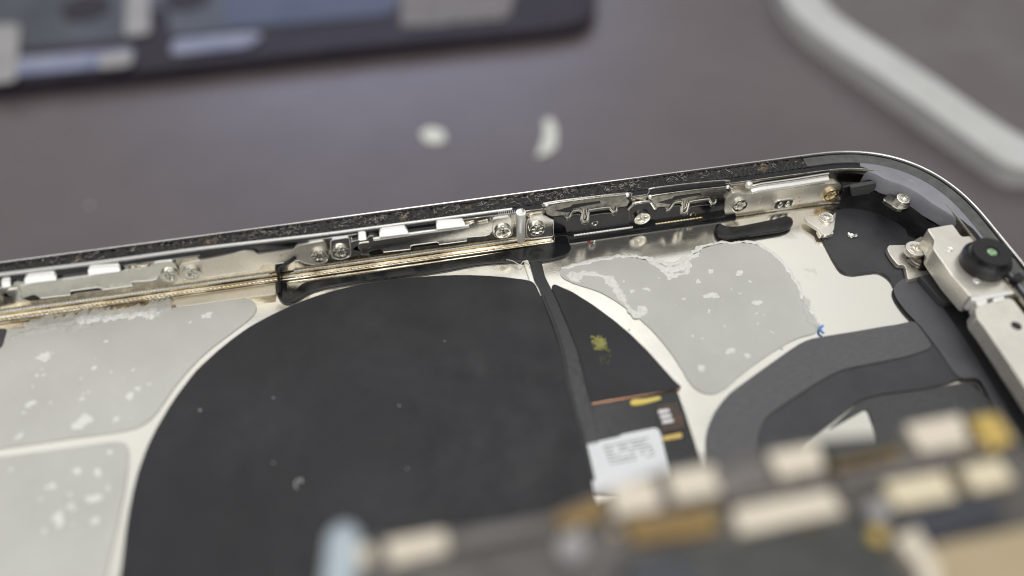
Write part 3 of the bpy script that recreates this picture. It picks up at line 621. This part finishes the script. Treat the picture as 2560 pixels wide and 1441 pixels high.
lab = slab('paper_label', [(1453, 1122), (1465, 1110), (1548, 1092), (1555, 1086), (1640, 1069), (1650, 1078), (1672, 1170), (1684, 1230), (1478, 1230)], 0.18, 0.10, 'label', phone, 0.35, 0.02, 'white paper label with tiny grey print')
for r_ in range(6):
    x = 1508+r_*3.5; y = 1116+r_*8.5
    for k in range(10):
        if random.random() < 0.15: continue
        w = random.uniform(6, 10); a = x+k*11.5; b = y-k*2.3
        slab('print', [(a, b), (a+w, b-w*.2), (a+w+1, b-w*.2+3.5), (a+1, b+3.5)], 0.285, 0.012, 'ink', lab, 0.02, 0.0)

# ---- dark cable films on the right
slab('flex_film', [(2034, 548), (2060, 535), (2110, 520), (2180, 508), (2215, 520), (2262, 560), (2300, 600), (2330, 640), (2400, 720), (2450, 800), (2500, 890), (2600, 1020), (2640, 1140), (2560, 1110), (2480, 980), (2455, 934), (2440, 932), (2370, 958), (2300, 974), (2205, 984),
      (2150, 1000), (2075, 1060), (2010, 1105), (1980, 1160), (1880, 1160), (1888, 1090), (1915, 1040), (1960, 1008), (2080, 930), (2280, 880), (2292, 800), (2262, 755), (2240, 722), (2228, 695), (2200, 676), (2130, 685), (2105, 678), (2088, 655), (2060, 600)], 0.04, 0.32, 'flexd', phone, 0.7, 0.08, 'dark grey flex film stepping round the corner of the floor')
slab('flex_band', [(2286, 800), (2334, 868), (2280, 888), (2200, 905), (2110, 922), (2065, 942), (1960, 1010), (1915, 1042), (1894, 1085), (1890, 1180), (1768, 1180), (1768, 1075), (1785, 1030), (1822, 984), (1900, 928), (1985, 868), (2015, 850), (2050, 842), (2120, 832), (2200, 818), (2262, 808)], 0.38, 0.16, 'flexbr', phone, 0.9, 0.05, 'lighter brushed grey cable band')
slab('flex_lobe', [(2235, 735), (2236, 712), (2262, 694), (2300, 690), (2345, 750), (2420, 860), (2480, 960), (2560, 1090), (2600, 1160), (2540, 1130), (2450, 940), (2400, 950), (2345, 872), (2300, 812), (2262, 775)], 0.37, 0.12, 'flex', phone, 1.2, 0.05)
slab('flex_glass', [(2070, 1075), (2150, 1002), (2200, 988), (2300, 976), (2420, 955), (2500, 1020), (2560, 1180), (2200, 1180), (2190, 1080), (2168, 1020)], 0.02, 0.18, 'foam', phone, 0.5, 0.03, 'grey slab under the cable bands')
for z_, px in ((2.0, [(2075, 545), (2090, 530), (2085, 575), (2072, 590), (2055, 585), (2045, 572), (2015, 552), (2010, 540), (2045, 540)]),):
    t = slab('earth_tab', px, 0.5, 0.5, 'nickel', phone, 0.3, 0.08, 'small pale earth tab with a screw')
    screw('screw', G(2065, 548, 1.0), NU, t, R=0.95, rot=0.3, h=0.35)
    slab('tab_foot', [(2042, 575), (2080, 570), (2085, 585), (2050, 590)], 0.38, 0.5, 'nickel', t, 0.2, 0.06)
link('solder_lump', blob_bm(G(2130, 588, 0.45), 0.55, 0.38, 0.22, 9, 0.4, 3, 3.0), 'steel', phone, 'shiny crumpled lump on the dark film')

# ---- front camera module
fc = slab('camera_bracket', [(2317, 572), (2382, 560), (2404, 592), (2462, 586), (2480, 590), (2556, 688), (2568, 712), (2550, 724), (2428, 744), (2380, 690), (2332, 622), (2336, 600)], 2.6, 2.6, 'nickel', phone, 0.35, 0.10, 'beige nickel camera bracket carrying the black lens')
ax = Vector((0.0, 0.0, 1))
cb = G(2457, 662, 5.2)
Rl = 2.58
brl = link('lens_barrel', lathe_bm(cb, ax, [(Rl, -0.6), (Rl, 0.5), (Rl+0.05, 0.55), (Rl+0.05, 1.05), (Rl-0.1, 1.17), (Rl*0.93, 1.22), (Rl*0.84, 1.5), (Rl*0.82, 2.1), (Rl*0.79, 2.22), (Rl*0.74, 2.25), (0.72, 2.25), (0.69, 2.15), (0, 2.13)], 64), 'barrel', fc, None, 30)
link('lens_glass', lathe_bm(cb+ax*2.13, ax, [(0.54, 0), (0.40, 0.08), (0.25, 0.12), (0, 0.13)], 32), 'lens', brl)
link('barrel_notch', prism_bm([cb+Vector(p) for p in ((1.2, -2.9, 0.02), (2.4, -2.3, 0.02), (2.7, -3.2, 0.02), (1.6, -3.6, 0.02))], (0, 0, 0.9), 0.05), 'barrel', brl)
for x, y in ((2442, 702), (2534, 687), (2373, 623)):
    link('dimple', lathe_bm(G(x, y, 5.2), NU, [(0.42, 0), (0.34, 0.10), (0.2, 0.06), (0, 0.03)], 20), 'bead', fc)
slab('bracket_lip', [(2427, 744), (2552, 722), (2556, 730), (2432, 753)], 3.6, 1.65, 'bead', fc, 0.1, 0.1)
# hinge tabs and the long strip
ls = slab('long_strip', [(2438, 772), (2455, 762), (2520, 745), (2534, 750), (2560, 785), (2700, 960), (2700, 1200), (2590, 1010), (2520, 905), (2462, 820), (2442, 795)], 3.0, 2.0, 'nickel', phone, 0.3, 0.1, 'long beige nickel strip with a small round hole')
link('hole', lathe_bm(G(2541, 815, 5.003), NU, [(0.55, 0.0), (0.5, 0.02), (0, 0.015)], 24), 'black', ls)
slab('hinge_tab', [(2436, 745), (2470, 740), (2468, 760), (2446, 768)], 3.4, 1.7, 'bead', ls, 0.2, 0.1)
slab('hinge_tab', [(2482, 744), (2510, 738), (2514, 750), (2486, 756)], 3.4, 1.9, 'bead', ls, 0.2, 0.1)
slab('hinge_gap', [(2430, 748), (2556, 728), (2560, 745), (2440, 768)], 2.0, 1.8, 'bronze', ls, 0.1, 0.02)
# channel wall beside it
path = [G(x, y, 0) for x, y in ((2312, 655), (2380, 745), (2450, 850), (2520, 965), (2600, 1090))]
bm = bmesh.new(); prism_bm([Vector((p.x+a, p.y, 0.4)) for a, pp in ((0, path), (0.8, path[::-1])) for p in pp], (0, 0, 1.3), 0.05, bm)
link('channel_wall', bm, 'bronze', phone, 'dark reflective channel wall beside the long strip')
# bracket arm with its screw
am = slab('bracket_arm', [(2217, 622), (2222, 612), (2268, 612), (2300, 592), (2322, 586), (2342, 616), (2330, 640), (2350, 680), (2270, 700), (2262, 662), (2246, 664), (2226, 640)], 0.5, 0.6, 'nickel', phone, 0.4, 0.08, 'pale bracket arm held by a raised screw')
link('spring_coil', lathe_bm(G(2296, 655, 1.1), NU, [(1.35, 0), (1.5, 0.12), (1.3, 0.25), (1.5, 0.4), (1.25, 0.55), (1.4, 0.7), (1.1, 0.85), (1.2, 1.0), (0, 1.0)], 32), 'bronze', am)
screw('screw', G(2287, 627, 2.1), NU, am, 'nickel', R=1.2, rot=0.4, h=0.45)
slab('foam_block', [(2300, 692), (2342, 678), (2394, 742), (2390, 752), (2366, 758), (2352, 752)], 0.5, 0.9, 'foam', phone, 0.15, 0.08, 'dark foam block beside the bracket arm')
slab('small_connector', [(2278, 548), (2292, 540), (2312, 566), (2318, 580), (2306, 584), (2290, 572)], 0.4, 0.9, 'navy', phone, 0.3, 0.12)
slab('black_well', [(2262, 560), (2280, 530), (2318, 560), (2330, 590), (2300, 600), (2270, 590)], 0.37, 0.05, 'black', phone, 0.4, 0.01)

# ------------------------------------------------------------------ loose crumbs on the phone
def speck(name, px, z, sz, m, label, cat, group=None, amp=0.3):
    bm = blob_bm(G(px[0], px[1], z+sz[2]*0.7), *sz, seed=px[0]*0.13, amp=amp, sub=2); o = link(name, bm, m); return tag(o, label, cat, group)
tag(link('blue_fibre', tube_bm(spline([G(x, y, 0.35) for x, y in ((2058, 815), (2050, 820), (2052, 828), (2060, 834))], 5), 0.14, 8), 'blue'), 'tiny blue fibre at the tip of the white adhesive by the grey pad', 'fibre')
bm = bmesh.new()
for k in range(240):
    a = random.gauss(0, 1); b = random.gauss(0, 1); x = 1498+a*9+b*2; y = 858+b*9
    if abs(a) > 2 or abs(b) > 2: continue
    c = G(x, y, 0.47); s = random.uniform(0.04, 0.13)
    r_ = bmesh.ops.create_icosphere(bm, subdivisions=1, radius=s)
    for v in r_['verts']: v.co = Vector((v.co.x*1.3, v.co.y, v.co.z*0.7))+c
for k in range(25):
    c = G(random.uniform(1500, 1528), random.uniform(870, 912), 0.46); s = random.uniform(0.03, 0.07)
    r_ = bmesh.ops.create_icosphere(bm, subdivisions=1, radius=s)
    for v in r_['verts']: v.co += c
tag(link('green_crumbs', bm, 'green'), 'patch of yellow green crumbs on the black wedge of the coil pad', 'crumbs', kind='stuff')
for px, s, lb_ in (((500, 1026), .17, 'bright speck near the left edge of the black coil pad'), ((684, 995), .12, 'dust speck left of centre on the black coil pad'), ((998, 1014), .13, 'dust speck right of centre on the coil pad'),
                  ((1112, 853), .10, 'tiny dust speck high on the coil pad right side'), ((655, 798), .08, 'tiny speck at the upper left rim of the coil pad'), ((684, 1157), .11, 'faint speck low on the coil pad'), ((1018, 1172), .10, 'faint speck low and right on the coil pad')):
    speck('dust_speck', px, 0.47, (s*0.7, s*0.55, s*0.4), 'lint', lb_, 'dust', 'dust specks on the coil pad')
tag(link('lint_fibre', tube_bm(spline([G(x, y, 0.5) for x, y in ((742, 1222), (738, 1208), (746, 1200), (755, 1205), (752, 1196))], 5), 0.05, 6), 'lint'), 'curled faint lint fibre low on the coil pad', 'lint')
tag(link('lint_fibre', tube_bm(spline([G(x, y, 0.5) for x, y in ((1266, 650), (1280, 652), (1300, 662), (1308, 654), (1322, 660), (1324, 668))], 5), 0.045, 6), 'glue'), 'thin pale hair beside the flat cable junction', 'lint')
speck('crumb', (1486, 603), 0.1, (0.14, 0.14, 0.12), 'bead', 'tiny shiny crumb below the black covers on the floor', 'crumb')

MT['red'] = mat('red_speck', (0.35, 0.03, 0.02), 0, 0.3)
speck('red_crumb', (1472, 604), 0.05, (0.22, 0.1, 0.08), 'red', 'tiny red speck beside the shiny crumb below the black covers', 'crumb')
# ------------------------------------------------------------------ flakes and dust on the mat
def matflake(px, m, label, name='pale_flake'):
    p = [Vector((q.x, q.y, MZ)) for q in rnd(Gs(px, MZ), 1.0)]
    return tag(link(name, prism_bm(p, (0, 0, 0.7), 0.15), m), label, 'flake', 'pale flakes on the desk mat')
matflake([(1050, 335), (1075, 322), (1108, 330), (1116, 352), (1095, 364), (1062, 358)], 'fluff', 'small pale blurry flake on the mat, left of the crescent shaped one')
matflake([(1358, 305), (1380, 300), (1392, 330), (1390, 370), (1372, 388), (1340, 396), (1356, 360), (1362, 330)], 'fluff', 'crescent shaped pale flake standing out on the mat behind the frame')
matflake([(222, 518), (229, 514), (232, 520), (225, 522)], 'lint', 'tiny bright speck on the mat behind the left end of the frame')

# ------------------------------------------------------------------ background phone, top left
def onmat(px, z): return [G(x, y, z) for x, y in px]
bp = thing('background_phone', G(700, 60, MZ), 'blurred dark opened phone at the back left with silvery strips along its near edge', 'phone')
T = MZ+4.5
def bslab(name, px, z0, z1, m, parent, r=2.0, bev=0.3, label=None):
    p = [Vector((q.x, q.y, z0)) for q in rnd(Gs(px, z1), r, 8)]
    return link(name, prism_bm(p, (0, 0, z1-z0), bev), m, parent, label)
bslab('housing', [(-500, 262), (0, 214), (380, 176), (900, 118), (1400, 70), (1470, 55), (1498, 10), (1470, -120), (1380, -360), (-500, -300)], MZ, T, 'bezel', bp, 14, 0.8)
bslab('screen_panel', [(-480, 160), (0, 128), (340, 96), (345, 30), (420, 20), (425, 90), (980, 40), (1020, -30), (990, -250), (-480, -250)], T, T+0.5, 'glassd', bp, 4, 0.1)
bslab('blue_panel', [(560, 70), (980, 36), (1010, -60), (940, -200), (560, -200)], T+0.5, T+0.8, 'glassb', bp, 4, 0.1)
bslab('green_panel', [(1000, 70), (1270, 45), (1290, -20), (1200, -150), (1010, -150)], T, T+0.6, 'pcbg', bp, 4, 0.1)
bslab('silver_strip', [(-200, 208), (0, 192), (330, 160), (335, 118), (0, 148), (-200, 162)], T+0.5, T+1.0, 'silver', bp, 3, 0.2)
bslab('silver_strip', [(425, 136), (620, 116), (660, 88), (640, 80), (430, 98)], T+0.5, T+1.0, 'silver', bp, 3, 0.2)
bslab('pale_strip', [(-40, 210), (40, 202), (50, 60), (0, 60), (-40, 70)], T+1.0, T+1.4, 'silverw', bp, 3, 0.2)
bslab('pale_strip', [(310, 90), (375, 84), (372, -60), (320, -60)], T+0.9, T+1.4, 'silverw', bp, 3, 0.2)
bslab('beige_part', [(240, 172), (330, 162), (330, 128), (250, 134)], T+1.0, T+1.5, 'silverw', bp, 3, 0.2)
for x, y in ((215, 18), (470, -8)):
    link('dark_well', lathe_bm(G(x, y, T+0.9), NU, [(8, -0.3), (8, 0.0), (7, 0.3), (0, 0.3)], 40), 'bezel', bp)
# white phone frame, top right
wp = thing('white_framed_phone', G(2400, 100, MZ), 'blurred phone with a white metal rim lying at the back right', 'phone')
OUT = [(1935, -60), (1960, 0), (2010, 60), (2200, 190), (2480, 385), (2540, 420), (2620, 425), (2900, 370), (2900, -400), (2000, -400)]
IN = [(2035, -60), (2058, -5), (2100, 42), (2285, 155), (2518, 318), (2585, 352), (2650, 352), (2860, 300), (2860, -380), (2080, -380)]
bslab('rim', OUT, MZ, MZ+7, "whitef", wp, 20, 2.8)
bslab('glass', IN, MZ+7, MZ+7.4, 'glassg', wp, 10, 0.1)

# ------------------------------------------------------------------ logic board held in front
BZ = 23.0
lbz = thing('logic_board', G(1800, 1350, BZ-2), 'blurred logic board with rows of beige metal shields in the near foreground', 'circuit board')
def bd(name, px, z0, z1, m, parent=None, r=0.2):
    p = [Vector((q.x, q.y, z0)) for q in rnd(Gs(px, z1), r, 5)]
    return link(name, prism_bm(p, (0, 0, z1-z0), 0.12), m, parent or lbz)
bd('board', [(880, 1370), (940, 1345), (1180, 1330), (1370, 1290), (1440, 1255), (1640, 1180), (1760, 1145), (1920, 1120), (2050, 1100), (2220, 1085), (2400, 1040), (2470, 1030), (2560, 1120), (2700, 1300), (2760, 1700), (880, 1700), (860, 1450)], BZ-1.2, BZ, 'pcb')
SH = [('shield', [(960, 1352), (1100, 1325), (1118, 1330), (1122, 1375), (975, 1412)], 'shieldw'), ('shield', [(1525, 1215), (1635, 1195), (1655, 1270), (1540, 1290)], 'shieldw'),
      ('shield', [(1665, 1180), (1785, 1160), (1808, 1230), (1690, 1252)], 'shieldw'), ('shield', [(1918, 1130), (2045, 1108), (2062, 1170), (1950, 1195)], 'shieldw'),
      ('shield', [(1830, 1270), (2075, 1222), (2112, 1280), (1850, 1335)], 'shieldw'), ('shield', [(2262, 1062), (2400, 1035), (2425, 1110), (2305, 1130)], 'shieldw'),
      ('shield', [(2208, 1205), (2360, 1175), (2395, 1245), (2245, 1270)], 'shield'), ('shield', [(2400, 1165), (2500, 1145), (2540, 1205), (2440, 1230)], 'shield'),
      ('shield', [(2330, 1365), (2700, 1290), (2760, 1700), (2370, 1700)], 'tan'), ('shield_edge', [(2238, 1345), (2290, 1315), (2340, 1400), (2380, 1560), (2320, 1560), (2300, 1420)], 'shieldw'),
      ('connector', [(1375, 1290), (1500, 1240), (1520, 1290), (1400, 1320)], 'amb2'), ('connector', [(1560, 1300), (1780, 1265), (1800, 1330), (1580, 1360)], 'amb2'),
      ('connector', [(2065, 1125), (2245, 1085), (2262, 1120), (2085, 1165)], 'chip'), ('gold_contact', [(2425, 1045), (2490, 1030), (2540, 1100), (2480, 1125)], 'brass'),
      ('gold_contact', [(2080, 1160), (2250, 1120), (2255, 1130), (2085, 1172)], 'amb2'),
      ('chip', [(1560, 1400), (2190, 1300), (2240, 1440), (2300, 1700), (1560, 1700)], 'chip'), ('chip', [(2240, 1290), (2470, 1240), (2520, 1290), (2330, 1350)], 'navy'),
      ('chip', [(1700, 1390), (1560, 1420), (1600, 1500), (1760, 1480)], 'navy'), ('component_row', [(1110, 1335), (1380, 1290), (1395, 1325), (1130, 1370)], 'pcbg'),
      ('component_row', [(1780, 1180), (1910, 1150), (1945, 1210), (1820, 1250)], 'pcbg'), ('component_row', [(2080, 1190), (2400, 1120), (2420, 1150), (2110, 1215)], 'pcbg'),
      ('component_row', [(1830, 1235), (2060, 1195), (2075, 1215), (1840, 1262)], 'pcbg'), ('pale_nub', [(885, 1370), (925, 1358), (930, 1400), (890, 1415)], 'shieldw')]
for i, (nm, px, m) in enumerate(SH): bd(nm, px, BZ, BZ+0.55+0.07*(i % 5), m)
random.seed(5)
for k in range(95):
    t = random.random(); x = 1130+t*1330; y = 1345-t*265+random.uniform(-15, 200)*(0.6+0.4*t)
    if y > 1330: continue
    w, h = random.uniform(8, 26), random.uniform(7, 15); m = random.choice(('pcbg', 'chip', 'shieldw', 'brass', 'amb2', 'pcbg', 'silverw', 'tan'))
    bd('component', [(x, y), (x+w, y-w*.2), (x+w+h*.35, y+h-w*.2), (x+h*.35, y+h)], BZ, BZ+random.uniform(0.25, 0.5), m)
for (x, y), r, m in (((1428, 1380), 0.95, 'silverw'), ((2185, 1290), 0.8, 'silverw'), ((2182, 1352), 0.55, 'brass')):
    link('round_contact', lathe_bm(G(x, y, BZ), NU, [(r, 0), (r, 0.9), (r*0.9, 1.0), (0, 1.0)], 32), m, lbz)
tp = link('plastic_tip', tube_bm([G(x, y, BZ) for x, y in ((862, 1318), (862, 1345), (858, 1400), (850, 1470), (840, 1560))], lambda t: 1.15*min(1, 0.55+t*3), 16), 'tip')
tag(tp, 'pale blue rounded plastic tip beside the left end of the logic board', 'plastic tip')
